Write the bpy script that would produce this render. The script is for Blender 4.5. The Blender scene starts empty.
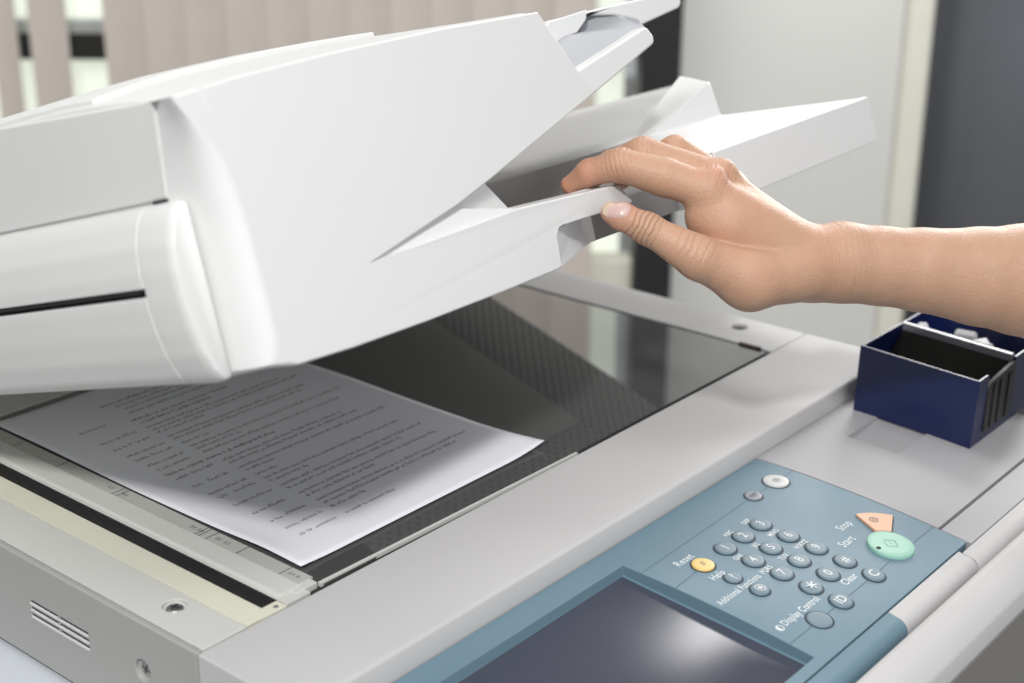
import bpy, math, random
import numpy as np
from mathutils import Matrix, Vector

random.seed(7)
R = math.radians
S = 0.001                      # everything below is written in millimetres
sc = bpy.context.scene
col = sc.collection

# ---------------------------------------------------------------- camera
cd = bpy.data.cameras.new('camera'); cam = bpy.data.objects.new('camera', cd); col.objects.link(cam)
YAW, PIT, ROL, FPX = 39.758, -20.5889, 0.3781, 1489.88
cy, sy, cp, sp = math.cos(R(YAW)), math.sin(R(YAW)), math.cos(R(PIT)), math.sin(R(PIT))
fwd = Vector((cp*cy, cp*sy, sp)); rt0 = Vector((sy, -cy, 0)); up0 = rt0.cross(fwd)
c_, s_ = math.cos(R(ROL)), math.sin(R(ROL))
rt = c_*rt0 + s_*up0; upv = -s_*rt0 + c_*up0
CAM = Vector((-472.78, -540.30, 398.68))*S
cam.matrix_world = Matrix(((rt.x, upv.x, -fwd.x, CAM.x), (rt.y, upv.y, -fwd.y, CAM.y), (rt.z, upv.z, -fwd.z, CAM.z), (0, 0, 0, 1)))
cd.sensor_width = 36; cd.lens = FPX*36/1024; cd.clip_start = 0.02; cd.clip_end = 60
cd.dof.use_dof = True; cd.dof.focus_distance = 0.865; cd.dof.aperture_fstop = 6.3
sc.camera = cam

# ---------------------------------------------------------------- world and lamps
w = bpy.data.worlds.new('World'); sc.world = w; w.use_nodes = True
bgn = w.node_tree.nodes['Background']
bgn.inputs[0].default_value = (0.93, 0.97, 1.0, 1); bgn.inputs[1].default_value = 0.42
sc.view_settings.view_transform = 'Standard'; sc.view_settings.look = 'None'
sc.view_settings.exposure = 0.0; sc.view_settings.gamma = 1
sc.cycles.max_bounces = 10

def area(name, loc, target, size, power, color=(1, 1, 1), size_y=None):
    l = bpy.data.lights.new(name, 'AREA'); l.energy = power; l.color = color; l.size = size
    if size_y: l.shape = 'RECTANGLE'; l.size_y = size_y
    o = bpy.data.objects.new(name, l); col.objects.link(o); o.location = loc
    o.rotation_euler = (Vector(target)-Vector(loc)).to_track_quat('-Z', 'Y').to_euler()
    return o
area('key_lamp', (-1.12, -0.83, 1.47), (0.08, 0.0, 0.0), 0.16, 31, (1, 0.985, 0.97))
area('overhead_fill', (-0.25, -1.0, 2.0), (0.0, 0.0, 0.0), 0.8, 9, (0.99, 0.99, 1.0), 0.5)  # added overhead fill that lifts the top surfaces
area('front_fill', (0.2, -2.4, 0.9), (0.2, 0.0, 0.05), 2.0, 7, (0.98, 0.985, 1.0), 1.4)  # added broad fill in place of ambient light from the room in front
area('right_lamp', (2.0, 0.30, 0.50), (0.48, 0.12, 0.0), 0.5, 11, (1.0, 0.985, 0.96), 0.5)
area('screen_sheen_fill', (1.34, 0.27, 0.93), (0.13, -0.21, -0.02), 0.34, 5.0, (1.0, 0.985, 0.96), 0.24)  # added unseen panel, aimed to put a sheen on the touch screen
area('backdrop_fill', (0.6, 1.0, 2.2), (1.7, 1.9, -0.1), 1.0, 24, (1.0, 0.985, 0.955), 0.6)  # added fill to brighten the wall and blinds behind

# ---------------------------------------------------------------- materials
def mat(name, base, rough=0.5, noise=None, bump=None, spec=0.5, coat=0.0, metal=0.0, sss=None, emit=None, var=0.04, vscale=30.0, rvar=1.0):
    m = bpy.data.materials.new(name); m.use_nodes = True
    nt = m.node_tree; b = nt.nodes['Principled BSDF']
    b.inputs['Roughness'].default_value = rough; b.inputs['Metallic'].default_value = metal
    b.inputs['Specular IOR Level'].default_value = spec; b.inputs['Coat Weight'].default_value = coat
    tc = nt.nodes.new('ShaderNodeTexCoord')
    n = nt.nodes.new('ShaderNodeTexNoise'); n.inputs['Scale'].default_value = vscale; n.inputs['Detail'].default_value = 6
    nt.links.new(tc.outputs['Object'], n.inputs['Vector'])
    cr = nt.nodes.new('ShaderNodeMix'); cr.data_type = 'RGBA'
    cr.inputs[6].default_value = (*[c*(1-var) for c in base], 1); cr.inputs[7].default_value = (*[min(1, c*(1+var)) for c in base], 1)
    nt.links.new(n.outputs['Fac'], cr.inputs[0]); nt.links.new(cr.outputs[2], b.inputs['Base Color'])
    rr_ = nt.nodes.new('ShaderNodeMapRange'); rr_.inputs[3].default_value = max(.02, rough-.05*rvar); rr_.inputs[4].default_value = min(1, rough+(.05+rough*.12)*rvar)
    nt.links.new(n.outputs['Fac'], rr_.inputs[0]); nt.links.new(rr_.outputs[0], b.inputs['Roughness'])
    if bump:
        n2 = nt.nodes.new('ShaderNodeTexNoise'); n2.inputs['Scale'].default_value = bump[0]; n2.inputs['Detail'].default_value = 3
        nt.links.new(tc.outputs['Object'], n2.inputs['Vector'])
        bp = nt.nodes.new('ShaderNodeBump'); bp.inputs['Strength'].default_value = bump[1]; bp.inputs['Distance'].default_value = 0.001
        nt.links.new(n2.outputs['Fac'], bp.inputs['Height']); nt.links.new(bp.outputs['Normal'], b.inputs['Normal'])
    if emit:
        b.inputs['Emission Color'].default_value = (*emit[:3], 1); b.inputs['Emission Strength'].default_value = emit[3]
    return m
M_BEZEL = mat('grey_textured_plastic', (0.52, 0.512, 0.51), 0.55, bump=(900, 0.12), var=0.02, vscale=14)
M_SIDE = mat('warm_grey_plastic', (0.59, 0.59, 0.56), 0.5, bump=(900, 0.1), var=0.025, vscale=12)
M_WHITE = mat('white_plastic', (0.735, 0.733, 0.728), 0.36, bump=(1500, 0.10), var=0.014, vscale=9)
M_COVER = mat('cover_plastic', (0.69, 0.69, 0.675), 0.42, bump=(700, 0.05), var=0.015, vscale=9)
M_TRAYGREY = mat('tray_grey_plastic', (0.40, 0.41, 0.435), 0.5, var=0.02)
M_DARK = mat('dark_gap', (0.02, 0.02, 0.021), 0.7)
M_BLACK = mat('black_plastic', (0.022, 0.021, 0.022), 0.45, var=0.2)
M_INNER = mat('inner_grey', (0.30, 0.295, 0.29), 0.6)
M_YELLOW = mat('yellowed_plastic', (0.70, 0.685, 0.565), 0.5, var=0.06, vscale=18)
M_CPLATE = mat('cover_plate_plastic', (0.385, 0.382, 0.395), 0.55, bump=(900, 0.12), var=0.03, vscale=14)
M_LEFTSHADE = mat('left_panel_shaded', (0.37, 0.37, 0.352), 0.5, bump=(900, 0.1), var=0.025, vscale=12)  # warm grey plastic darkened, the left side's shade put into its colour
M_RULER = mat('ruler_grey', (0.46, 0.455, 0.43), 0.55)
M_LEDGE = mat('ledge_plastic', (0.60, 0.63, 0.67), 0.5)
M_PANEL = mat('blue_grey_panel', (0.136, 0.222, 0.278), 0.46, bump=(1200, 0.10), var=0.025, vscale=20)
M_PANEL_LINE = mat('panel_groove', (0.10, 0.15, 0.19), 0.6)
M_KEY = mat('key_rubber', (0.16, 0.225, 0.265), 0.45, var=0.03)
M_RING = mat('key_gap_shade', (0.03, 0.045, 0.06), 0.6)  # flat dark ring colour, paints the shade in the gap round a key
M_PRINT = mat('white_print', (0.64, 0.68, 0.70), 0.5)
M_PRINTDARK = mat('dark_print', (0.10, 0.11, 0.11), 0.5)
M_GREEN = mat('mint_key', (0.30, 0.54, 0.435), 0.4, var=0.02)
M_ORANGE = mat('peach_key', (0.72, 0.42, 0.27), 0.42, var=0.03)
M_YKEY = mat('amber_key', (0.78, 0.56, 0.20), 0.4, var=0.03)
M_WKEY = mat('pale_key', (0.55, 0.56, 0.55), 0.35)
M_GKEY = mat('grey_key', (0.27, 0.28, 0.32), 0.4)
M_GREENDK = mat('mint_mark', (0.17, 0.40, 0.31), 0.5)
M_SCREEN = mat('lcd_glass', (0.060, 0.066, 0.090), 0.19, var=0.10, vscale=420, spec=.4, rvar=0)
M_METAL = mat('screw_metal', (0.42, 0.42, 0.42), 0.35, metal=0.9)
M_NAVY = mat('navy_plastic', (0.006, 0.013, 0.068), 0.30, var=0.12, vscale=40, bump=(120, 0.05))
M_CLEAR = mat('smoky_plastic', (0.20, 0.21, 0.23), 0.25)
M_PAPER = mat('paper', (0.79, 0.79, 0.84), 0.85, bump=(300, 0.03), var=0.01)
M_INK = mat('ink', (0.10, 0.10, 0.105), 0.8)
M_GLASSPLATE = mat('platen_glass', (0.075, 0.078, 0.077), 0.03, spec=1.0, coat=1.0, rvar=.25)
M_PAD = mat('pad_white', (0.80, 0.80, 0.74), 0.5)
M_FACE = mat('door_face', (0.20, 0.192, 0.185), 0.55, var=0.05, vscale=8)

# ---------------------------------------------------------------- mesh helpers
class M:
    def __init__(s): s.v = []; s.f = []; s.mi = []; s.sm = []
    def add(s, vs, fs, mi=0, sm=False):
        o = len(s.v); s.v += [tuple(float(c) for c in v) for v in vs]
        for f in fs: s.f.append(tuple(o+i for i in f)); s.mi.append(mi); s.sm.append(sm)
        return s
    def box(s, x0, x1, y0, y1, z0, z1, mi=0):
        v = [(x, y, z) for x in (x0, x1) for y in (y0, y1) for z in (z0, z1)]
        return s.add(v, [(0, 1, 3, 2), (4, 6, 7, 5), (0, 4, 5, 1), (2, 3, 7, 6), (0, 2, 6, 4), (1, 5, 7, 3)], mi)
    def rings(s, rings, cap0=True, cap1=True, closed=True, mi=0, sm=False):
        n = len(rings[0]); vs = [p for r in rings for p in r]; fs = []
        for k in range(len(rings)-1):
            for i in range(n if closed else n-1):
                j = (i+1) % n
                fs.append((k*n+i, k*n+j, (k+1)*n+j, (k+1)*n+i))
        if cap0: fs.append(tuple(range(n-1, -1, -1)))
        if cap1: fs.append(tuple((len(rings)-1)*n+i for i in range(n)))
        return s.add(vs, fs, mi, sm)
    def prism(s, poly, fn, a, b, mi=0): return s.rings([[fn(p, q, a) for p, q in poly], [fn(p, q, b) for p, q in poly]], mi=mi)
    def disc(s, x, y, z0, z1, r, n=40, mi=0, dome=0.0, edge=0.5, tilt=0.0):
        prof = [(r, z0), (r, z1-edge), (r-edge*0.35, z1-edge*0.3), (r-edge, z1)]
        for t in (0.7, 0.4, 0.15): prof.append((r*t, z1+dome*(1-t*t)))
        rs = [[(x+a*math.cos(2*math.pi*i/n), y+a*math.sin(2*math.pi*i/n), z+tilt*a*math.sin(2*math.pi*i/n)) for i in range(n)] for a, z in prof]
        return s.rings(rs, cap0=False, mi=mi, sm=True)
    def annulus(s, x, y, z, r0, r1, n=40, mi=0, tilt=0.0):
        rs = [[(x+a*math.cos(2*math.pi*i/n), y+a*math.sin(2*math.pi*i/n), z+tilt*a*math.sin(2*math.pi*i/n)) for i in range(n)] for a in (r0, r1)]
        return s.rings(rs, False, False, mi=mi)
    def tube(s, pts, r, n=8, mi=0):
        rs = []
        for i, q in enumerate(pts):
            a = Vector(pts[max(0, i-1)]); b = Vector(pts[min(len(pts)-1, i+1)]); d = (b-a).normalized()
            u = d.orthogonal().normalized(); vv = d.cross(u)
            rs.append([tuple(Vector(q)+r*(math.cos(2*math.pi*k/n)*u+math.sin(2*math.pi*k/n)*vv)) for k in range(n)])
        return s.rings(rs, mi=mi, sm=True)
    def text(s, txt, size, fn, mi=0, align='LEFT', bold=0.0, narrow=1.0):
        vs, fs = text_mesh(txt, size, align, bold, narrow)
        return s.add([fn(*v) for v in vs], fs, mi)
    def build(s, name, mats, parent=None, bevel=0, seg=3, ang=35, smooth=True):
        me = bpy.data.meshes.new(name); me.from_pydata([tuple(c*S for c in v) for v in s.v], [], s.f)
        if not isinstance(mats, (list, tuple)): mats = [mats]
        for m in mats: me.materials.append(m)
        me.polygons.foreach_set('material_index', s.mi)
        me.polygons.foreach_set('use_smooth', [True if (bevel or x) else False for x in s.sm])
        me.validate(); me.update()
        import bmesh
        bm = bmesh.new(); bm.from_mesh(me); bmesh.ops.recalc_face_normals(bm, faces=bm.faces); bm.to_mesh(me); bm.free()
        o = bpy.data.objects.new(name, me); col.objects.link(o)
        if parent:
            o.parent = parent
            if parent in BASE: o.location = BASE[parent]
        if bevel:
            b = o.modifiers.new('bevel', 'BEVEL'); b.width = bevel*S; b.segments = seg; b.limit_method = 'ANGLE'; b.angle_limit = R(ang)
            b.harden_normals = True
        return o
BASE = {}
_tcache = {}
def text_mesh(txt, size, align, bold, narrow):
    k = (txt, size, align, bold, narrow)
    if k not in _tcache:
        cu = bpy.data.curves.new('t', 'FONT'); cu.body = txt; cu.size = size; cu.align_x = align; cu.align_y = 'CENTER'
        cu.resolution_u = 3; cu.offset = bold; cu.space_character = 1.07; cu.fill_mode = 'BOTH'
        o = bpy.data.objects.new('t', cu); col.objects.link(o)
        bpy.context.view_layer.update()
        me = bpy.data.meshes.new_from_object(o.evaluated_get(bpy.context.evaluated_depsgraph_get()))
        _tcache[k] = ([(v.co.x*narrow, v.co.y, v.co.z) for v in me.vertices], [tuple(p.vertices) for p in me.polygons])
        bpy.data.objects.remove(o); bpy.data.curves.remove(cu); bpy.data.meshes.remove(me)
    return _tcache[k]
def thing(name, label, cat, loc, group=None):
    o = bpy.data.objects.new(name, None); o.empty_display_size = 0.05; col.objects.link(o)
    o.location = Vector(loc)*S; tag(o, label, cat, group); BASE[o] = -Vector(loc)*S
    return o
def tag(o, label=None, cat=None, group=None, kind=None):
    for k, v in (('label', label), ('category', cat), ('group', group), ('kind', kind)):
        if v: o[k] = v
    return o
def cut(o, *cutters):
    """subtract the cutter meshes (lists given as M) from o for good"""
    for c in cutters:
        co = c.build('cutter', M_INNER); co.matrix_world = o.matrix_world.copy(); co.parent = o.parent; co.location = o.location; co.rotation_euler = o.rotation_euler
        md = o.modifiers.new('cut', 'BOOLEAN'); md.object = co; md.operation = 'DIFFERENCE'; md.solver = 'EXACT'
        while o.modifiers[0] != md: o.modifiers.move(len(o.modifiers)-1, 0)
        bv = [(m.name, m) for m in o.modifiers if m.type == 'BEVEL']
        for _, m in bv: m.show_viewport = False
        bpy.context.view_layer.update()
        me = bpy.data.meshes.new_from_object(o.evaluated_get(bpy.context.evaluated_depsgraph_get()))
        o.modifiers.remove(md); old = o.data; o.data = me; bpy.data.meshes.remove(old)
        for _, m in bv: m.show_viewport = True
        bpy.data.objects.remove(co)
    me.name = o.name
    return o

# ---------------------------------------------------------------- the room behind
HD = Vector((cy, sy, 0)); LT = Vector((sy, -cy, 0)); C0 = Vector((-472.78, -540.30, 0))
def room(lat, dep, z): q = C0+HD*dep+LT*lat; return (q.x, q.y, z)
def rbox(m, l0, l1, d0, d1, z0, z1, mi=0, turn=0.0):
    lc, dc = (l0+l1)/2, (d0+d1)/2; c, s = math.cos(turn), math.sin(turn); vs = []
    for l in (l0, l1):
        for d in (d0, d1):
            for z in (z0, z1): vs.append(room(lc+(l-lc)*c-(d-dc)*s, dc+(l-lc)*s+(d-dc)*c, z))
    return m.add(vs, [(0, 1, 3, 2), (4, 6, 7, 5), (0, 4, 5, 1), (2, 3, 7, 6), (0, 2, 6, 4), (1, 5, 7, 3)], mi)

M_FLOOR = mat('floor_vinyl', (0.34, 0.33, 0.31), 0.5)
M_WALL = mat('painted_wall', (0.71, 0.705, 0.675), 0.7, var=0.02, vscale=3)
M_SLAT = mat('blind_fabric', (0.60, 0.535, 0.485), 0.85, bump=(400, 0.1), var=0.03, vscale=20)
M_FRAME = mat('black_frame', (0.012, 0.012, 0.014), 0.5)
M_DAY = mat('daylight', (0.8, 0.85, 0.78), 0.9, emit=(0.86, 0.92, 0.80, 0.62))
M_TRANSOM = mat('grey_transom', (0.42, 0.44, 0.45), 0.5)
M_CREAM = mat('cream_trim', (0.80, 0.78, 0.68), 0.6)
M_COLUMN = mat('grey_column', (0.145, 0.15, 0.17), 0.35, var=0.03, vscale=6)

m = M(); m.box(-3500, 5500, -3000, 5500, -952, -950); tag(m.build('floor', M_FLOOR), kind='structure')
m = M(); rbox(m, -1700, 205, 2760, 2770, -950, 900); tag(m.build('sky', M_DAY), kind='structure')
wf = thing('window', 'bright window behind the vertical blinds, crossed by a grey and black bar', 'window', room(-500, 2700, -950))
m = M(); rbox(m, -1700, 205, 2690, 2730, -28, -6); m.build('transom', M_TRANSOM, wf, bevel=2)
m = M(); rbox(m, -1700, 205, 2692, 2728, -76, -28.5); m.build('sash', M_FRAME, wf, bevel=2)
bl = thing('vertical_blind', 'beige fabric vertical blind across the window, slats half open at its far end', 'blind', room(-400, 2600, -950))
l = -1500.0
edges = [(-905-80*k, -861-80*k) for k in range(6)] + [(-839, -773)]
x = -710.0
while x < 118: edges.append((x, x+72)); x += 71
for i, (a, b) in enumerate(edges):
    m = M(); n = 7; rr = []
    tz = 2600+(1.5 if i % 2 else 0)
    for k in range(n):
        t = k/(n-1); d = tz+2*math.sin(math.pi*t)+3*t
        rr.append([room(a+(b-a)*t, d, -900), room(a+(b-a)*t, d+1.2, -900), room(a+(b-a)*t, d+1.2, 880), room(a+(b-a)*t, d, 880)])
    m.rings(rr, sm=False); m.build('slat', M_SLAT, bl)
m = M(); rbox(m, -1450, 215, 2570, 2640, 870, 900); m.build('headrail', M_TRANSOM, bl)
fr = thing('window_frame', 'black upright window frame between the blind and the pale wall', 'window frame', room(256, 2660, -950))
m = M(); rbox(m, 222, 291, 2600, 2720, -950, 900); m.build('post', M_FRAME, fr, bevel=3)
m = M(); rbox(m, 120, 222, 2640, 2700, -950, -432); m.build('sill', M_CREAM, fr, bevel=4)
pw = M(); rbox(pw, 292, 700, 2700, 2760, -950, 900); pw = pw.build('wall', M_WALL, bevel=2); tag(pw, 'pale grey wall panel between the black window frame and the cream strip', 'wall')
tr = M(); rbox(tr, 701, 752, 2690, 2760, -950, 900); tr = tr.build('wall_trim', M_CREAM, bevel=12, seg=4); tag(tr, 'upright cream trim strip beside the dark grey column', 'trim')
m = M(); rs = []
for z in (-950, 900):
    rs.append([room(1010+245*math.cos(t*math.pi/24), 2860+245*math.sin(t*math.pi/24), z) for t in range(48)])
m.rings(rs, sm=True); tag(m.build('column', M_COLUMN), 'round dark grey column at the right end of the pale wall', 'column')

# ---------------------------------------------------------------- the copier
cop = thing('photocopier', 'white and grey office photocopier with its document feeder lid half raised', 'photocopier', (200, 80, -950))
def prof(y): return -14-.00048*min(0.0, y+96)**2
def slope(y): return -.00096*min(0.0, y+96)
def Yp(p, q, a): return (a, p, q)            # (y,z) profile along x
# cabinet and chassis
m = M(); m.box(-150, 520, -232, 420, -948, -68); cab = m.build('cabinet', M_LEDGE, cop, bevel=6)
m = M(); m.box(-86, 501, -20, 426, -66, -2.6); m.box(-86, 501, -235, -20.2, -66, -36); m.build('chassis', M_DARK, cop)
# left side panel: wraps over the top edge
m = M(); m.box(-90, -86.4, -23, 430, -64, 0.4); sp_ = m.build('side_panel', M_LEFTSHADE, cop, bevel=1.6, seg=4)
vent = M()
for k in range(3): vent.box(-91, -88, 69.3, 122.5, -27.4-4.2*k, -25.2-4.2*k)
sw = M(); sw.rings([[(xx, 22.4+6.2*math.cos(t*math.pi/16), -28.5+6.2*math.sin(t*math.pi/16)) for t in range(32)] for xx in (-91, -87.6)])
cut(sp_, vent, sw)
m = M()
for k in range(3):
    m.box(-89.3, -89.0, 69.2, 122.6, -27.5-4.2*k, -25.1-4.2*k, 1)
    m.box(-90.25, -88.5, 69.4, 122.4, -27.5-4.2*k, -26.55-4.2*k, 2)
    m.box(-90.02, -88.5, 94.9, 96.6, -27.5-4.2*k, -25.1-4.2*k, 0)
m.build('vent_grille', [M_LEFTSHADE, M_DARK, M_WHITE], sp_).location = (0, 0, 0)
BASE[sp_] = Vector((0, 0, 0))
def screw(parent, fn, name='screw'):
    m = M(); n = 32
    def ring(r, h): return [fn(r*math.cos(2*math.pi*i/n), r*math.sin(2*math.pi*i/n), h) for i in range(n)]
    m.rings([ring(4.6, -1.9), ring(4.6, -1.0), ring(3.9, -0.5), ring(2.4, -0.2), ring(0.1, -0.1)], cap0=False, sm=True)
    for a in (0.35, 0.35+math.pi/2):
        c, s = math.cos(a), math.sin(a)
        q = [(-2.8, -.5), (2.8, -.5), (2.8, .5), (-2.8, .5)]
        m.add([fn(u*c-v*s, u*s+v*c, 0.0-0.08) for u, v in q], [(0, 1, 2, 3)], 1)
    m.build(name, [M_METAL, M_DARK], parent)
screw(sp_, lambda u, v, h: (-88.0+0.7-h-0.9, 22.4+u, -28.5+v))
# top panel at the left
m = M(); m.box(-85.6, -57.6, -22.6, 430, -8, 0.3); tp = m.build('top_panel', M_SIDE, cop, bevel=0.5)
sw = M(); sw.rings([[(-68+6.4*math.cos(t*math.pi/16), 21.5+6.4*math.sin(t*math.pi/16), zz) for t in range(32)] for zz in (-2.2, 2)])
cut(tp, sw); BASE[tp] = Vector((0, 0, 0))
screw(tp, lambda u, v, h: (-68+u, 21.5+v, h-0.2))
# yellowed strip and slit glass
m = M(); m.box(-56.9, -30.2, -22.2, 430, -8, -0.1); m.box(-56.9, -49, -22.4, -17.5, -0.1, 0.35)
ys = m.build('scan_strip', M_YELLOW, cop, bevel=0.4)
m = M(); m.box(-40.4, -30.0, -14.2, 430, -0.2, 0.05)
for xx in (-38.6, -36.2, -33.8, -31.6): m.box(xx-0.35, xx+0.35, -14.1, 430, 0.04, 0.5)
BASE[ys] = Vector((0, 0, 0)); m.build('slit_glass', M_BLACK, ys)
m = M(); m.disc(-34.5, -18.6, -0.1, 0.25, 1.5); m.build('alignment_mark', M_CLEAR, ys)
# white ramp bar and ruler
m = M(); m.prism([(-29.6, -3), (-29.6, 0.2), (-27.6, 0.3), (-26.6, 1.7), (-13.4, 2.0), (-12.4, 1.2), (-12.2, -3)], lambda p, q, a: (p, a, q), -13.5, 430)
m.box(-29.6, -13.0, -21.5, -13.0, -3, 0.4); m.box(-20, -4.5, -17.5, -11.0, -3, 0.9); gb = m.build('guide_bar', M_SIDE, cop, bevel=0.35)
m = M(); m.box(-12.0, -1.8, -11, 430, -3, 0.5, 0)
def rulertxt(mm, t, y, sz=4.2): mm.text(t, sz, lambda a, b, c: (-7.0+b, y-a, 0.56), 1, 'CENTER')
for y, t in ((-2, 'A4 R'), (53, 'A5'), (60, 'B5'), (79, 'B4 A4'), (146, 'A4'), (160, 'A3')):
    rulertxt(m, t, y)
for y in (5, 40, 66, 72, 75, 148.5, 152.5, 210, 257): m.box(-11.9, -2.0, y-.35, y+.35, 0.5, 0.58, 1)
rl = m.build('size_ruler', [M_RULER, M_PRINTDARK], cop)
# platen glass: dark well and front spacer line
m = M(); m.box(-1.7, 451.2, -19.8, 306, -4, -0.6); gl = m.build('platen_glass', M_GLASSPLATE, cop)
m = M(); m.add([(-3.6, -16.8, 0.25), (-3.6, -19.2, 0.25), (216, -22.4, 0.25), (216, -20.6, 0.25), (-3.6, -16.8, -2), (-3.6, -19.2, -2), (216, -22.4, -2), (216, -20.6, -2)], [(0, 1, 2, 3), (0, 4, 5, 1), (1, 5, 6, 2), (2, 6, 7, 3), (3, 7, 4, 0)])
m.build('spacer_strip', M_SIDE, cop)
m = M(); m.box(452.2, 454.6, -14, 5, -2, 1.3); m.box(451, 452.2, -11, 3, -2, 0.8); m.build('glass_clip', mat('brown_spring', (0.10, 0.075, 0.07), 0.4, metal=0.4), cop, bevel=0.4)
# front, right and back frames
m = M(); m.prism([(-24, -4), (-24, 0.5), (-93.2, 0.5), (-95.4, 0.0), (-96.4, -1.4), (-96.9, -15.5), (-96.9, -60), (-24, -60)], Yp, -90, 505)
fb = m.build('front_frame', M_BEZEL, cop, bevel=0.9)
m = M(); m.box(452.6, 505, -23, 430, -60, 0.4); rf = m.build('right_frame', M_BEZEL, cop, bevel=1.6)
hl = M(); hl.rings([[(484.2+6*math.cos(t*math.pi/16), 24.6+6*math.sin(t*math.pi/16), zz) for t in range(32)] for zz in (-6, 2)])
cut(rf, hl); BASE[rf] = Vector((0, 0, 0))
m = M(); m.disc(484.2, 24.6, -5.8, -4.6, 5.9, mi=0); m.build('hole_plug', M_BLACK, rf)
m = M(); m.box(-1.5, 452.2, 307, 430, -60, 0.4); m.build('back_frame', M_SIDE, cop, bevel=1)

# ---- control panel (curved top)
def ys_(a, b, n): return [a+(b-a)*i/(n-1) for i in range(n)]
def curved(m, x0, x1, y0, y1, n=26, thick=14, mi=0):
    top = [(y, prof(y)) for y in ys_(y0, y1, n)]
    poly = top + [(y1, prof(y1)-thick), (y0, prof(y0)-thick)]
    return m.prism(poly, Yp, x0, x1, mi)
m = M(); curved(m, -170, 309.6, -97.6, -243.6); pan = m.build('control_panel', M_PANEL, cop, bevel=0.5, ang=50)
scz = lambda y: -20.3-(-115-y)*(9.2/121)
cu_ = M(); cu_.add([(-110, -112.0, 5), (137.6, -112.0, 5), (137.6, -238.5, 5), (-110, -238.5, 5), (-110, -115.5, scz(-115.5)), (137.6, -115.5, scz(-115.5)), (137.6, -236.5, scz(-236.5)), (-110, -236.5, scz(-236.5))],
                    [(0, 1, 2, 3), (4, 7, 6, 5), (0, 4, 5, 1), (1, 5, 6, 2), (2, 6, 7, 3), (3, 7, 4, 0)])
cut(pan, cu_); BASE[pan] = Vector((0, 0, 0))
for p_ in pan.data.polygons: p_.use_smooth = True
m = M(); m.add([(-108, -115.9, scz(-115.9)+.3), (135.6, -115.9, scz(-115.9)+.3), (135.6, -235.5, scz(-235.5)+.3), (-108, -235.5, scz(-235.5)+.3)] + [(-108, -115.9, -40), (135.6, -115.9, -40), (135.6, -235.5, -40), (-108, -235.5, -40)],
               [(0, 1, 2, 3), (0, 4, 5, 1), (1, 5, 6, 2), (2, 6, 7, 3), (3, 7, 4, 0)])
m.build('touch_screen', M_SCREEN, pan)
# front rolled strips
def roll(m, x0, x1, y0=-244.6, y1=-257.5, zt=None, mi=0, drop=46):
    z0 = prof(y0); pts = [(y0, z0-drop), (y0, z0)]
    for k in range(9):
        t = k/8*math.pi/2; pts.append((y1+8-8*math.sin(t), z0-1.2-8+8*math.cos(t)))
    pts += [(y1, z0-drop)]
    return m.prism(pts, Yp, x0, x1, mi)
m = M(); roll(m, -170, 205.5); m.build('panel_lip', M_PANEL, pan, bevel=0.4, ang=40)
m = M(); roll(m, 205.9, 296); m.build('grey_lip', M_BEZEL, pan, bevel=0.4, ang=40)
# engraved lines
m = M()
def pline(x0, y0, x1, y1, w=0.35, mi=0, mm=m, n=6):
    for i in range(n):
        a, b = i/n, (i+1)/n; xa, ya, xb, yb = x0+(x1-x0)*a, y0+(y1-y0)*a, x0+(x1-x0)*b, y0+(y1-y0)*b
        d = Vector((xb-xa, yb-ya)).normalized(); nx, ny = -d.y*w, d.x*w
        mm.add([(xa+nx, ya+ny, prof(ya)+.06), (xa-nx, ya-ny, prof(ya)+.06), (xb-nx, yb-ny, prof(yb)+.06), (xb+nx, yb+ny, prof(yb)+.06)], [(0, 1, 2, 3)], mi)
for q in ((138, -127.5, 253, -125), (268.5, -125, 279, -125), (297, -125, 309.5, -125), (138.2, -150.3, 161.5, -149), (138.2, -222.4, 161, -222.4), (177, -222.4, 186.5, -222.2), (201, -222.2, 224.5, -222.2), (239.5, -222.2, 262, -221), (281, -222, 309.4, -222)):
    m = M(); pline(*q, mm=m); m.build('engraved_line', M_PANEL_LINE, pan)
# printed lettering on the panel
def ptext(mm, t, size, x, y, mi=0, align='LEFT', lift=0.1, narrow=0.86, bold=0.0):
    mm.text(t, size, lambda a, b, c: (x+a, y+b, prof(y+b)+lift), mi, align, bold, narrow)
for a in (('Reset', 7.6, 158, -137, .86, .10), ('Help', 7.0, 159.6, -159.8, .84, .09), ('Additional Functions', 6.4, 141, -176.4, .72, .09), ('Display Control', 6.8, 150.2, -211, .78, .10),
          ('Clear', 7.2, 210.4, -214.4, .82, .09), ('Stop', 8.0, 262, -183.6, .84, .10), ('Start', 8.0, 246, -193.8, .84, .10)):
    m = M(); ptext(m, a[0], a[1], a[2], a[3], narrow=a[4], bold=a[5]); m.build('printed_word', M_PRINT, pan)
for t, x, y in (('ABC', 212.6, -138.9), ('DEF', 232.3, -138.9), ('GHI', 193.2, -157.8), ('JKL', 212.6, -157.8), ('MNO', 232.3, -157.8), ('PQRS', 193.2, -176.4), ('TUV', 212.6, -176.4), ('WXYZ', 232.3, -176.4)):
    m = M(); ptext(m, t, 4.8, x-2.6, y, 0, 'CENTER', narrow=.86, bold=.09); m.build('printed_word', M_PRINT, pan)
m = M()
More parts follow.
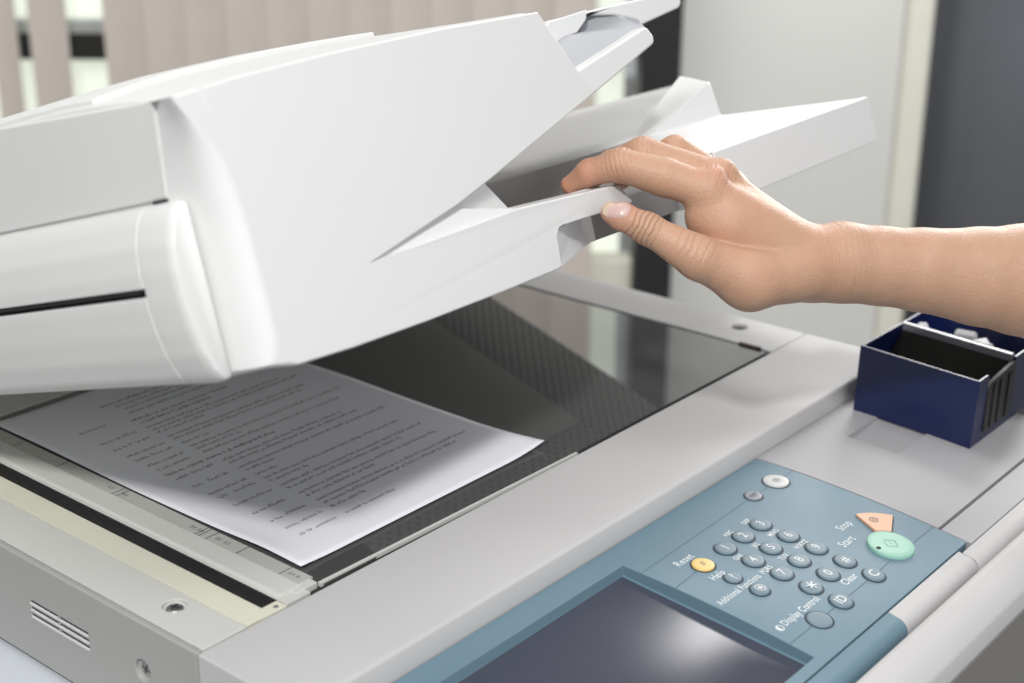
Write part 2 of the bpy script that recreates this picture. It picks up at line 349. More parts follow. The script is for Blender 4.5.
# half-filled contrast disc
n = 28; cx_, cy_ = 146.3, -211.4
q = [(cx_+2.6*math.cos(2*math.pi*i/n), cy_+2.6*math.sin(2*math.pi*i/n)) for i in range(n)]
qi = [(cx_+1.9*math.cos(2*math.pi*i/n), cy_+1.9*math.sin(2*math.pi*i/n)) for i in range(n)]
m.add([(a, b, prof(b)+.1) for a, b in q+qi], [(i, (i+1) % n, n+(i+1) % n, n+i) for i in range(n)])
h_ = [qi[i] for i in range(n//4, 3*n//4+1)]; m.add([(a, b, prof(b)+.1) for a, b in h_], [tuple(range(len(h_)))])
m.build('contrast_mark', M_PRINT, pan)
# keys
def key(name, x, y, r, mt, glyph=None, gm=M_PRINT, gsize=6.6, h=1.2, gap=1.15, label=None, narrow=1.0, gbold=.10):
    z, tl = prof(y), slope(y); m = M()
    m.annulus(x, y, z+.05, r-0.4, r+gap, mi=1, tilt=tl); m.disc(x, y, z-.3, z+h, r, mi=0, dome=0.12, edge=0.45, tilt=tl)
    if glyph:
        m.text(glyph, gsize, lambda a, b, c: (x+a, y+b, z+h+.2+tl*b), 2, 'CENTER', gbold, narrow)
    o = m.build(name, [mt, M_RING, gm], pan)
    if label: o['label'] = label
    return o
C3, R4 = (193.2, 212.6, 232.3), (-147.5, -166.3, -185.0, -203.7)
for j, row in enumerate((('1', '2', '3'), ('4', '5', '6'), ('7', '8', '9'), ('*', '0', '#'))):
    for i, t in enumerate(row):
        if t == '*':
            o = key('number_key', C3[i], R4[j], 6.3, M_KEY)
            mm = M()
            for a in range(3):
                c, s = math.cos(a*math.pi/3+math.pi/2), math.sin(a*math.pi/3+math.pi/2)
                mm.add([(C3[i]+u*c-v*s, R4[j]+u*s+v*c, prof(R4[j])+1.85+slope(R4[j])*(u*s+v*c)+a*.02) for u, v in ((-3.4, -.5), (3.4, -.5), (3.4, .5), (-3.4, .5))], [(0, 1, 2, 3)])
            BASE[o] = Vector((0, 0, 0)); st = mm; me2 = st
            # fold the star into the key mesh
            import bmesh
            bm = bmesh.new(); bm.from_mesh(o.data)
            vs = [bm.verts.new(tuple(c*S for c in v)) for v in mm.v]
            for f in mm.f:
                ff = bm.faces.new([vs[k] for k in f]); ff.material_index = 2
            bm.to_mesh(o.data); bm.free()
        else:
            key('number_key', C3[i], R4[j], 6.3, M_KEY, t, gsize=8.2, narrow=.95)
key('clear_key', 232.0, -222.2, 6.2, M_KEY, 'C', gsize=8.4); key('id_key', 193.8, -222.0, 6.4, M_KEY, 'ID', gsize=8.2, narrow=.9)
key('contrast_dial', 169.1, -222.4, 7.1, M_KEY, gap=1.1, h=0.7); key('help_key', 169.0, -167.8, 5.0, M_KEY, '?', gsize=8.0)
o = key('function_key', 169.4, -185.0, 5.3, M_KEY); 
mm = M(); mm.annulus(169.4, -185, prof(-185)+1.86, 2.7, 3.2, tilt=slope(-185))
for a in range(3):
    c, s = math.cos(a*math.pi/3), math.sin(a*math.pi/3)
    mm.add([(169.4+u*c-v*s, -185+u*s+v*c, prof(-185)+1.88+slope(-185)*(u*s+v*c)+a*.02) for u, v in ((-2.2, -.35), (2.2, -.35), (2.2, .35), (-2.2, .35))], [(0, 1, 2, 3)])
bm = __import__('bmesh').new(); bm.from_mesh(o.data); vs = [bm.verts.new(tuple(c*S for c in v)) for v in mm.v]
for f in mm.f: bm.faces.new([vs[k] for k in f]).material_index = 2
bm.to_mesh(o.data); bm.free()
key('reset_key', 168.8, -148.1, 6.6, M_YKEY, '//', gm=M_PRINTDARK, gsize=5.4, label='round amber reset key', narrow=.9)
key('power_key', 288.0, -125.1, 8.2, M_WKEY, '(I)', gm=M_PRINTDARK, gsize=5.2, label='round pale grey power key')
key('counter_key', 261.0, -125.0, 5.4, M_GKEY, '0|0', gm=M_PRINTDARK, gsize=4.6, label='small round grey counter key', h=1.0)
# start key (mint) with its lamp, stop key (peach fan)
z, tl = prof(-214.4), slope(-214.4)
m = M(); m.annulus(268.1, -214.4, z+.06, 13.2, 16.4, mi=1, n=56, tilt=tl); m.disc(268.1, -214.4, z-.3, z+2.0, 13.9, n=56, mi=0, dome=.15, edge=.5, tilt=tl)
m.disc(258.0, -211.4, z+1.8, z+2.5, 1.7, n=20, mi=2, edge=.2)
for a, b in ((4.2, 3.7),):
    dm = lambda r: [(268.1+r*math.cos(t*math.pi/2), -214.4+r*math.sin(t*math.pi/2), z+2.3+tl*r*math.sin(t*math.pi/2)) for t in range(4)]
    m.rings([dm(5.0), dm(4.3)], False, False, mi=3)
m.text('I', 4.2, lambda a, b, c: (268.1+a, -214.4+b, z+2.3+tl*b), 3, 'CENTER')
sk = m.build('start_key', [M_GREEN, M_PANEL, M_DARK, M_GREENDK], pan); sk['label'] = 'large round mint green start key with small dark lamp'
fan = []
ctr = (268.1, -214.4)
a0, a1 = math.radians(62), math.radians(25)
for k in range(9):
    t = a0+(a1-a0)*k/8; fan.append((ctr[0]+15.2*math.cos(t), ctr[1]+15.2*math.sin(t)))
for k in range(9):
    t = math.radians(63)+(math.radians(24.5)-math.radians(63))*k/8; fan.append((ctr[0]+35.5*math.cos(math.radians(24.5)+(math.radians(63)-math.radians(24.5))*k/8), ctr[1]+35.5*math.sin(math.radians(24.5)+(math.radians(63)-math.radians(24.5))*k/8)))
m = M(); m.rings([[(a, b, prof(b)-.5) for a, b in fan], [(a, b, prof(b)+1.6) for a, b in fan]], mi=0)
big = [(a+(a-284)*.06, b+(b+193)*.06) for a, b in fan]; m.add([(a, b, prof(b)+.05) for a, b in big], [tuple(range(len(big)))], 1)
m.annulus(286, -194, prof(-194)+1.68, 2.3, 2.9, mi=2, tilt=slope(-194)); m.annulus(286, -194, prof(-194)+1.68, 0.9, 1.3, mi=2, tilt=slope(-194))
kk = m.build('stop_key', [M_ORANGE, M_RING, M_PRINTDARK], pan, bevel=0.35); kk['label'] = 'peach fan-shaped stop key'

# ---- cover plate right of the panel
m = M(); curved(m, 310.6, 505, -97.6, -224.6); cpv = m.build('cover_plate', M_CPLATE, cop)
rc = M(); rc.add([(378, -124, 0), (426, -124, 0), (426, -164, 0), (378, -164, 0), (382, -126, -19.4), (426, -126, -16.0), (426, -163, -18.2), (382, -163, -21.4)], [(0, 1, 2, 3), (4, 7, 6, 5), (0, 4, 5, 1), (1, 5, 6, 2), (2, 6, 7, 3), (3, 7, 4, 0)])
cut(cpv, rc)
for p_ in cpv.data.polygons: p_.use_smooth = False
m = M(); curved(m, 310.6, 505, -226.6, -246.2); m.build('cover_edge', M_CPLATE, cop, bevel=0.5, ang=50)
m = M(); roll(m, 296.6, 505, y0=-246.8, y1=-259.5, drop=50); m.build('cover_lip', M_BEZEL, cop, bevel=0.4, ang=40)
# front door below
m = M(); m.prism([(-240, -100), (-261.6, -100), (-261.6, -28), (-263, -25.4), (-266.5, -24.6), (-274, -26.5), (-281, -30.5), (-285.5, -36), (-287.5, -44), (-287.5, -100)], Yp, -150, 520)
fd = m.build('front_door', M_BEZEL, cop, bevel=1.2, seg=3, ang=25)
m = M(); m.box(-150, 520, -287.3, -240, -940, -100.3); m.box(-149, 519, -288.6, -287.6, -930, -46); BASE[fd] = Vector((0, 0, 0)); m.build('door_face', M_FACE, fd, bevel=.4)

# ---- the raised lid with the document feeder
TH = R(17.0); HY, HZ = 420.0, 8.0
lid = None
def L(x, v, q): return (x, -v, q)
# platen cover slab with front skirt, handle bar and recess: one outline in (x, w), from the front face back
border = []; sideb = {}
for w_ in np.concatenate([np.linspace(-4.5, 60, 7), np.linspace(68, 123.4, 10)]):
    w_ = round(float(w_), 2)
    q = (round(float(np.interp(w_, [-5, 40, 66, 84, 100, 110, 117, 123.5], [-53, -53, -53.6, -55.6, -59.5, -63.2, -66.6, -70.8])), 2), w_)
    border.append(q); sideb[q] = (float(np.interp(w_, [-5, 40, 80, 124], [-77, -76.6, -76, -75.4])), float(np.interp(w_, [-5, 50, 66, 80, 124], [466, 467, 470, 474.6, 482.4])))
front = [border[0], (-37, -8.8), (0, -10.4), (51, -11), (110, -10.6), (160, -9.6), (164.5, -8.6), (165.3, 2), (166, 8.5), (168.5, 12.3), (172, 13.3), (239, 12.6), (241.2, 14.2), (231.5, 25.4), (228, 26.4), (137.6, 30.8), (60, 28.6), (22, 27.0),
         (60, 34.6), (90, 41), (121.5, 49.7), (165, 63), (226, 81.6), (206, 110), (190.8, 133.3), (110, 133.2), (30, 130.8), (-30, 127.5), (-66, 124)] + border[::-1][:-1]
m = M()
o_ = front
def swing(q, v0):
    dv = 20*min(1, max(0, (150-q[0])/210)); t = (1032.6-v0-dv)/(1032.6-v0)
    return (-472.8+t*(q[0]+472.8), v0+dv, 92.8+t*(q[1]-92.8))
NO = len(o_)
def inset(k, r):                                # move an outline point inwards by r along its corner bisector
    p, q, n_ = Vector(o_[k-1]), Vector(o_[k]), Vector(o_[(k+1) % NO])
    a, b = (q-p).normalized(), (n_-q).normalized(); na, nb = Vector((-a.y, a.x)), Vector((-b.y, b.x))
    d = na+nb; d = d/max(.35, d.length_squared/2)/1.0
    return (q.x+d.x*r*.5*1.0, q.y+d.y*r*.5*1.0) if False else (q.x+d.x*r/2, q.y+d.y*r/2)
RR_ = 2.2; rings_ = []
for d in range(7):
    th_ = min(d, 5)/5*math.pi/2; rg = []
    for k, q in enumerate(o_):
        a, v_, b = swing(q, 486)
        if q in sideb:
            xs_, vs2 = sideb[q]; fl = min(1, max(.25, (123.4-q[1])/30))
            A = Vector((a+9*fl, v_-.0)); Q = Vector((a-1.5*fl, v_)); E_ = Vector((xs_, vs2)); B_ = Q+(E_-Q)*.5
            t = min(d, 5)/5; Pt = (1-t)**2*A+2*t*(1-t)*Q+t*t*B_
            if d == 6: Pt = E_
            kv = 0 if d < 6 else 1
            rg.append(L(Pt.x, Pt.y, b+(q[1]-b)*kv))
        else:
            qi_ = inset(k, RR_*(1-math.sin(th_))); a, v_, b = swing(qi_, 486)
            dep = RR_*(1-math.cos(th_)) if d < 6 else 18
            rg.append(L(a, v_-dep, b))
    rings_.append(rg)
rings_.append([L(a if (a, b) not in sideb else sideb[(a, b)][0], 461, b) for a, b in o_])
m.rings(rings_, sm=True)
lid = m.build('scanner_lid', M_WHITE, cop)
lid.data.set_sharp_from_angle(angle=R(38)); wn_ = lid.modifiers.new('normals', 'WEIGHTED_NORMAL'); wn_.keep_sharp = True; wn_.weight = 100
lid.rotation_euler = (-TH, 0, 0); lid.location = Vector((0, HY, HZ))*S + BASE[cop]
BASE[lid] = Vector((0, 0, 0)); lid['label'] = 'white smooth lid front with carrying bar'
# facet closing the notch between crease and bar, sloping in and up
m = M()
sw_ = lambda a, b, d=.25: (lambda q: L(q[0], q[1]-d-2.1, q[2]))(swing((a, b), 486))
m.add([sw_(22, 27.0), sw_(60, 28.6), sw_(137.6, 30.8), L(148, 470, 30.2), L(134.5, 466, 50.5), sw_(121.5, 49.7, 4), sw_(90, 41, 3), sw_(60, 34.6, 1.5), L(149, 455, 25), L(135, 455, 52),
       sw_(121.5, 52, 4), sw_(90, 43.5, 3), sw_(60, 37, 1.5), sw_(22, 29.5, .5)],
      [(0, 1, 7), (1, 2, 6, 7), (2, 3, 4, 5, 6), (3, 8, 9, 4), (5, 10, 11, 6), (6, 11, 12, 7), (7, 12, 13, 0)])
m.build('facet', M_WHITE, lid)
# bar top ledge and back
m = M(); m.prism([(462, 13.5), (462, 27.2), (472, 27.9), (473.5, 26.6), (484, 24.5), (484, 13.5)], lambda p, q, a: L(a, p, q), 142, 228)
m.build('handle_bar', M_WHITE, lid, bevel=0.8)
# slab
m = M(); m.prism([(-77, -4), (-77, 26), (160, 26), (160, -4)], lambda p, q, a: L(p, a, q), 40, 460.8); m.box(160.2, 507, -418, -40, -1, 12); m.build('platen_cover', M_WHITE, lid, bevel=2)
m = M(); m.box(-60, 424, -300, -60, -6, -1.2); m.build('white_pad', M_PAD, lid, bevel=1.5)
M_DOT = bpy.data.materials.new('dotted_sheet'); M_DOT.use_nodes = True
nt = M_DOT.node_tree; b = nt.nodes['Principled BSDF']; b.inputs['Roughness'].default_value = 0.6
tc = nt.nodes.new('ShaderNodeTexCoord'); mp = nt.nodes.new('ShaderNodeMapping'); mp.inputs['Scale'].default_value = (1000/7.0, 1000/7.0, 0); mp.inputs['Rotation'].default_value = (0, 0, R(45))
nt.links.new(tc.outputs['Object'], mp.inputs['Vector'])
fr_ = nt.nodes.new('ShaderNodeVectorMath'); fr_.operation = 'FRACTION'; nt.links.new(mp.outputs['Vector'], fr_.inputs[0])
sb = nt.nodes.new('ShaderNodeVectorMath'); sb.operation = 'SUBTRACT'; sb.inputs[1].default_value = (.5, .5, 0); nt.links.new(fr_.outputs[0], sb.inputs[0])
ln_ = nt.nodes.new('ShaderNodeVectorMath'); ln_.operation = 'LENGTH'; nt.links.new(sb.outputs[0], ln_.inputs[0])
lt = nt.nodes.new('ShaderNodeMath'); lt.operation = 'LESS_THAN'; lt.inputs[1].default_value = 0.27; nt.links.new(ln_.outputs['Value'], lt.inputs[0])
mx = nt.nodes.new('ShaderNodeMix'); mx.data_type = 'RGBA'; mx.inputs[6].default_value = (0.60, 0.61, 0.60, 1); mx.inputs[7].default_value = (0.22, 0.22, 0.22, 1)
nt.links.new(lt.outputs[0], mx.inputs[0]); nt.links.new(mx.outputs[2], b.inputs['Base Color'])
m = M(); m.box(426, 506, -470, -60, -3.5, -1.2); m.box(165, 425.5, -438, -302, -6, -4.2); m.build('dotted_sheet', M_DOT, lid)
m = M(); m.box(-60, 164.5, -438, -302, -6, -4.2); m.build('dark_sheet', M_BLACK, lid)
# feeder housing behind the front shell
m = M(); hs = [(-75, 78.5), (-75, 123), (-30, 128), (30, 131), (110, 133.4), (180, 133.6), (200, 112), (222, 82), (160, 62), (122, 50), (60, 38), (16, 30), (-75, 30)]
m.prism(hs, lambda p, q, a: L(p, a, q), 60, 460.5); m.build('feeder_housing', M_WHITE, lid, bevel=2)
# upper left side panel with crown top
def crown(x, v):
    base = np.interp(x, [-76, -30, 30, 110, 190], [123.6, 127.8, 131.2, 133.6, 134.0])
    return base + (10.5*math.sin(min(1, (486-v)/110)*math.pi/2) if v < 486 else 0)*np.interp(x, [-76, -50, -30, 60, 190], [.66, .85, 1.0, .95, .45])
m = M(); xs = [-74, -60, -40, -20, 10, 40, 70, 100, 130, 160, 186]; vs_ = [503, 478, 470, 455, 440, 420, 395, 360, 320, 250, 160, 70]
m.rings([[L(max(x, -68.5) if v > 480 else x, min(v, 483.4+20*min(1, max(0, (150-x)/210))) if v > 480 else (v if x < 100 else min(v, 478)), crown(x, v)-(.9 if v > 480 else 0)) for x in xs] + [L(186, min(v, 482.0), 122), L(-68.5 if v > 480 else -74, v, 118)] for v in vs_])
m.build('feeder_top', M_COVER, lid, bevel=1.2, ang=40)
m = M(); xs = [-70, -40, -20, 10, 40, 70, 100, 118]
m.rings([[L(x, v, crown(x, v)+2.4) for x in xs] + [L(118, v, 125), L(-70, v, 118)] for v in (428, 400, 360, 300, 220, 120)])
m.build('jam_cover', M_COVER, lid, bevel=1.0, ang=40)
m = M(); m.prism([(482.5, 124.2), (474.6, 80.2), (60, 80.2), (60, 140), (250, 134.5), (354, 130.9), (470, 124.2)], lambda p, q, a: L(a, p, q), -76.6, -65); m.build('side_plate', M_COVER, lid, bevel=1.2)
# roller covers and end cap (D profile)
def dprof(z0, z1, n=22):
    ctl_w = [-4.5, 0, 10, 22, 35, 50, 62, 72, 77, 79]; ctl_x = [-79, -83.5, -87.6, -89.8, -90.8, -90.6, -88.8, -85.0, -81.6, -78]
    pts = [(float(np.interp(q, ctl_w, ctl_x)), q) for q in np.linspace(z0, z1, n)]
    return pts + [(-75.4, z1), (-75.4, z0)]
m = M(); m.prism(dprof(43.4, 79), lambda p, q, a: L(p, a, q), 60, 459.2); m.build('roller_cover', M_COVER, lid, bevel=0.7, ang=40)
m = M(); m.prism(dprof(-4.2, 39.4), lambda p, q, a: L(p, a, q), 60, 459.2); m.build('roller_cover', M_COVER, lid, bevel=0.7, ang=40)
m = M(); m.prism([(-86, 38), (-86, 44), (-60, 44), (-60, 38)], lambda p, q, a: L(p, a, q), 60, 459); m.prism([(-90.2, 41.6), (-90.2, 42.6), (-70, 42.6), (-70, 41.6)], lambda p, q, a: L(p, a, q), 60, 455); m.build('cover_gap', [M_DARK], lid)
m = M(); pr = dprof(-4.4, 79, 30)
def shr(k): return [(-75.4+(a+75.4)*(1-k*1.6), 37+(b-37)*(1-k)) for a, b in pr]
m.rings([[L(a, 460.2, b) for a, b in pr], [L(a, 481, b) for a, b in pr], [L(a, 485.0, b) for a, b in shr(.018)], [L(a, 486.6, b) for a, b in shr(.06)]])
m.build('end_cap', M_COVER, lid, bevel=0.4, ang=50)
m = M(); m.prism([(-75.2, 482.6), (-64, 482), (-64, 505), (-68.3, 505), (-72, 494)], lambda p, q, a: L(p, q, a), 110, 124.0); m.build('corner_cap', M_WHITE, lid, bevel=.3)
m = M(); m.box(-77.6, -70, -474.4, -464, 77.6, 80.6); m.build('latch_slot', M_DARK, lid)
# feed tray
m = M(); th = 6
def quad(m, pts, dz=-4, mi=0):
    n = len(pts); m.rings([pts, [(a, b, c+dz) for a, b, c in pts]], mi=mi)
quad(m, [L(196, 478, 88), L(303, 476, 112.5), L(356, 436, 116.7), L(352, 436, 121), L(322, 430, 131), L(262, 430, 127), L(220, 430, 110), L(180, 450, 96)], -4)
ft = m.build('feed_tray', M_TRAYGREY, lid, bevel=0.6)
m = M(); m.prism([(205, 94.2), (219.6, 97.6), (288.5, 113.4), (291.8, 113.2), (296.8, 107.2), (296.4, 103.4), (294.5, 102), (229.5, 81.9), (205, 78)], lambda p, q, a: L(p, a, q), 475, 485.2); m.build('tray_rim', M_WHITE, lid, bevel=1.8, seg=4)
m = M(); m.prism([(215, 108), (240, 126), (262.6, 130.6), (329, 133.2), (392, 135), (404, 132), (408.8, 127.3), (405.2, 123.8), (357, 117.0), (352, 121.6), (330, 126.8), (305, 129.6), (268, 124), (240, 108)], lambda p, q, a: L(p, a, q), 405, 434); m.build('tray_rim', M_WHITE, lid, bevel=1.5, seg=4)
m = M(); m.prism([(236, 106), (240, 122), (257, 129.6), (296, 132.8), (293.5, 127), (281.5, 119.9), (266, 118.2), (250, 106)], lambda p, q, a: L(p, a, q), 434.3, 439); m.build('side_guide', M_WHITE, lid, bevel=.8)
# output tray: sloping floor greyed to paint the housing's shadow, white ramp, front block
M_FLOORSHADE = mat('output_floor', (0.50, 0.495, 0.485), 0.45, var=0.015)
m = M(); fl = []
for x in (118, 180, 250, 288, 330, 385):
    dv = 0 if x < 300 else (2 if x < 350 else 12)
    fl.append([L(x, 425-dv, 42.5), L(x, 424-dv, 44.2), L(x+20, 400, 48.5), L(x+70, 365, 56.5), L(x+132, 330, 64.0), L(x+200, 300, 68.5), L(x+200, 300, 60), L(x, 420-dv, 40.5)])
m.rings(fl); m.build('output_floor', M_FLOORSHADE, lid, bevel=0.8, ang=50)
m = M()
A0, A1, B0, B1 = L(335, 410, 37.5), L(424, 410, 78), L(333, 440, 44.8), L(412, 440, 69.2)
E1, RR, LF = L(419, 441, 45), L(546, 484.5, 31.2), L(330, 484.5, 27.0)
A0b, A1b, K = L(335, 400, 20), L(432, 396, 66), L(440, 396, 30)
m.add([A0, A1, B0, B1, E1, RR, LF, A0b, A1b, K, L(325, 440, 40), L(325, 420, 30), L(417.5, 438, 69)],
      [(0, 2, 3), (0, 3, 1), (2, 6, 4), (2, 4, 3), (6, 5, 4), (2, 10, 6), (0, 11, 10, 2), (0, 1, 8, 7), (1, 3, 12), (12, 3, 4), (1, 12, 4, 9, 8), (4, 5, 9)])
m.build('output_ramp', M_WHITE, lid, bevel=.9, seg=3)
m = M(); m.rings([[L(334, 486, -7.5), L(334, 486, 27.2), L(340, 486, 27.4), L(545, 486, 31.6), L(548.8, 486, 30.6), L(551, 486, -1.6), L(549, 486, -2.8)],
                  [L(334, 448, -7.5), L(334, 448, 27.2), L(340, 448, 27.4), L(535, 478, 31.6), L(540, 478, 30.6), L(541, 478, -1.6), L(538, 478, -2.8)]])
m.build('output_tray', M_WHITE, lid, bevel=1.3, seg=4)
# handle recess: slanted inner wall, back wall and floor greyed to paint the recess shade
m = M(); m.rings([[L(160.2, 485.6, -9.4), L(167, 485, 12.4), L(160.4, 461, 13), L(160.2, 461, -9.4)], [L(206, 468, -6.0), L(206, 468, 12), L(200, 455, 12), L(200, 455, -6)], [L(240, 452, -6), L(240, 452, 12), L(238, 440, 12), L(238, 440, -6)]])
m.build('recess_wall', M_WHITE, lid)
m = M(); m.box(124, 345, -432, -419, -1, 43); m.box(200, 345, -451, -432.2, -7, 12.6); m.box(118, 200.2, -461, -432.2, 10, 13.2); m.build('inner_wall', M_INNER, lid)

# ---------------------------------------------------------------- sheet of paper on the glass
paper = M(); nx, ny = 42, 58
def pz(u, v):
    x, y = u*210, v*297
    z = 0.35 + 0.9*math.exp(-((x)/14)**2)*(0.55+0.45*math.sin(y/31)) + 1.5*math.exp(-((x)/9)**2)*math.exp(-((y-30)/26)**2)
    z += 3.0*max(0, (x-172)/38)**2*max(0, 1-y/55)**1.5
    z += 0.9*(1-v)**10 + 1.2*math.exp(-((x-205)/9)**2)*math.exp(-((y-178)/40)**2)
    return z
g = [[(u*210/nx, v*297/ny, pz(u/nx, v/ny)) for u in range(nx+1)] for v in range(ny+1)]
vs = [q for r_ in g for q in r_]; W_ = nx+1
fs = [(v*W_+u, v*W_+u+1, (v+1)*W_+u+1, (v+1)*W_+u) for v in range(ny) for u in range(nx)]
paper.add(vs, fs, 0, True)
sh = paper.build('paper_sheet', M_PAPER); tag(sh, 'printed white sheet of paper lying on the copier glass', 'paper')
sd = sh.modifiers.new('thickness', 'SOLIDIFY'); sd.thickness = 0.00012; sd.offset = -1
tx = M(); rnd = random.Random(11)
def words(x, y, x1, bold=False):
    hgt = 2.2
    while x < x1:
        for k in range(rnd.randint(2, 9)):
            wl = rnd.choice((.9, 1.1, 1.1, 1.3)); hh = hgt*rnd.choice((1, 1, 1, 1.45)); y0 = y-(0.5 if rnd.random() < .08 else 0)
            if x+wl > x1+3 or x+wl > 205: return
            c = .62 if not bold else .85; top = rnd.random()
            q = [(x, y0), (x+wl*c, y0), (x+wl*c, y0+hh), (x, y0+hh)] if top < .5 else [(x, y0), (x+wl*.34, y0), (x+wl*.34, y0+hh), (x, y0+hh)]
            tx.add([(a, b, pz(a/210, b/297)+.05) for a, b in q], [(0, 1, 2, 3)])
            if top >= .5:
                yb = y0+hh*rnd.choice((.0, .8)); q = [(x, yb), (x+wl*.9, yb), (x+wl*.9, yb+hh*.3), (x, yb+hh*.3)]
                tx.add([(a, b, pz(a/210, b/297)+.06) for a, b in q], [(0, 1, 2, 3)])
            x += wl+.42
        x += 1.3
rows = [(266, 62, 150, 1), (259, 70, 145, 0), (252, 72, 168, 0), (243.5, 70, 150, 0), (238.5, 27, 47, 0), (231, 62, 140, 1), (224, 64, 120, 1), (215, 62, 175, 0), (209, 62, 190, 0), (203, 62, 100, 0), (193, 62, 180, 0), (187, 62, 173, 0),
        (178, 62, 82, 0), (170, 62, 190, 0), (164, 62, 96, 0), (157, 62, 178, 0), (147, 25, 112, 1), (138, 62, 165, 0), (132, 62, 170, 0), (122, 62, 186, 0), (116, 62, 84, 0), (107, 62, 78, 0), (99, 62, 176, 0), (93, 62, 90, 0), (84, 62, 182, 0), (78, 62, 158, 0),
        (68, 62, 180, 0), (62, 62, 120, 0), (53, 62, 192, 0), (47, 62, 178, 0), (40, 62, 88, 0), (28, 62, 100, 0)]
for y, a, b, bo in rows: words(a, y, b, bo)
for y in (215, 201, 187, 178, 166, 157, 138, 122, 107, 99, 84, 68, 53, 40, 28):
    words(26, y, 34); words(38, y, 40); words(43, y, 52)
ink = tx.build('printed_text', M_INK, sh)

# ---------------------------------------------------------------- navy desk tray on the cover plate
tb = thing('desk_tray', 'glossy navy blue divided desk tray standing on the copier by the arm', 'desk tray', (474, -150, -16))
BZ = -17.2
def box_wall(m, x0, x1, y0, y1, z0, z1): m.box(x0, x1, y0, y1, z0, z1)
m = M(); x0, x1, y0, y1, zt = 424.0, 526.0, -194.0, -107.0, 31.5
outer = [(x0, y0), (x1, y0), (x1, y1), (x0, y1)]
ot = [(x0+1.2, y0-1.0), (x1+1, y0-1.0), (x1+1, y1-.6), (x0+1.2, y1-.6)]; t_ = 2.2
it = [(x0+1.2+t_, y0-1+t_), (x1+1-t_, y0-1+t_), (x1+1-t_, y1-.6-t_), (x0+1.2+t_, y1-.6-t_)]
ib = [(x0+t_+.6, y0+t_), (x1-t_, y0+t_), (x1-t_, y1-t_), (x0+t_+.6, y1-t_)]
m.rings([[(a, b, BZ) for a, b in outer], [(a, b, zt) for a, b in ot], [(a, b, zt) for a, b in it], [(a, b, BZ+3) for a, b in ib]])
tray = m.build('tray_body', M_NAVY, tb, bevel=0.7)
nc = M(); nc.box(441, 486, -202, -188, 8, 40); cut(tray, nc)
BASE[tray] = Vector((0, 0, 0))
m = M(); m.rings([[(441.5, y0-1.6, -10), (441.5, y0-1.6, 22), (445, y0-1.6, 25), (484, y0-1.6, 29), (486, y0-1.6, 29), (486, y0-1.6, -10)], [(441.5, y0+1.5, -10), (441.5, y0+1.5, 22), (445, y0+1.5, 25), (484, y0+1.5, 29), (486, y0+1.5, 29), (486, y0+1.5, -10)]])
for a, b in ((449, 453), (460, 462.5), (474, 480)): m.box(a, b, y0-2.8, y0-1.6, -9, 23)
m.build('slide_insert', M_BLACK, tb, bevel=0.5)
m = M(); m.rings([[(x0+8, y, BZ+3.2), (485, y, 28), (487, y, 28), (x0+12, y, BZ+3.2)] for y in (y0+3.5, y1-4)]); m.box(x0+4, x1-3, y0+3, y1-3.5, BZ+3.1, BZ+3.9)
m.build('inner_slope', mat('matt_black', (0.009, 0.009, 0.008), 0.8, spec=.15), tb)
m = M(); m.box(484.5, 488.5, y0+1.5, y1-3.2, BZ+4, 32.8); m.rings([[(488.5, y0+18, 33), (497, y0+26, 35), (488.5, y0+34, 33)], [(488.5, y0+18, 30), (497, y0+26, 32), (488.5, y0+34, 30)]])
m.build('divider', M_CLEAR, tb, bevel=0.6)
m = M(); m.box(x0-.2, x1-.5, y0+6, y0+14, BZ-1.5, BZ); m.box(x0+4, x0+12, y1-26, y1-10, BZ-1.8, BZ); m.build('foot', M_BLACK, tb, bevel=.4)
M_ERASER = mat('white_eraser', (0.55, 0.55, 0.58), 0.6, var=.1, vscale=200)
for (x, y, rz, sx, sy_, sz, h_, nm, lb, ct) in ((499, -152, .3, 4, 8, 7, 31.0, 'eraser', 'white block eraser in the back of the navy desk tray', 'eraser'), (494, -122, .8, 3.2, 4, 6, 30, 'paper_wad', 'small crumpled white paper wad in the far corner of the navy tray', 'paper'), (493, -172, -.2, 2.4, 3, 5, 29.5, 'binder_clip', 'tiny pale clip by the near end of the navy tray', 'clip')):
    m = M(); c, s = math.cos(rz), math.sin(rz); rs = []
    for z, k in ((BZ+3, 1.0), (h_-1, 1.0), (h_+1.5, .75)):
        rs.append([(x+k*(u*c-v*s), y+k*(u*s+v*c), z+(2.4*k*(u > 0) if z > 0 else 0)) for u, v in ((-sx, -sy_), (sx, -sy_), (sx, sy_), (-sx, sy_))])
    m.rings(rs); tag(m.build(nm, M_ERASER, bevel=1.0), lb, ct)
for o in list(tb.children) + [q for q in sc.objects if q.get('category') in ('eraser', 'paper', 'clip') and q.name != 'paper_sheet']:
    for vtx in o.data.vertices:                     # the tray rests on the plate, which falls away towards the front
        yy = vtx.co.y/S; vtx.co.z += (2.9 - 4.4*(-107-yy)/87)*S
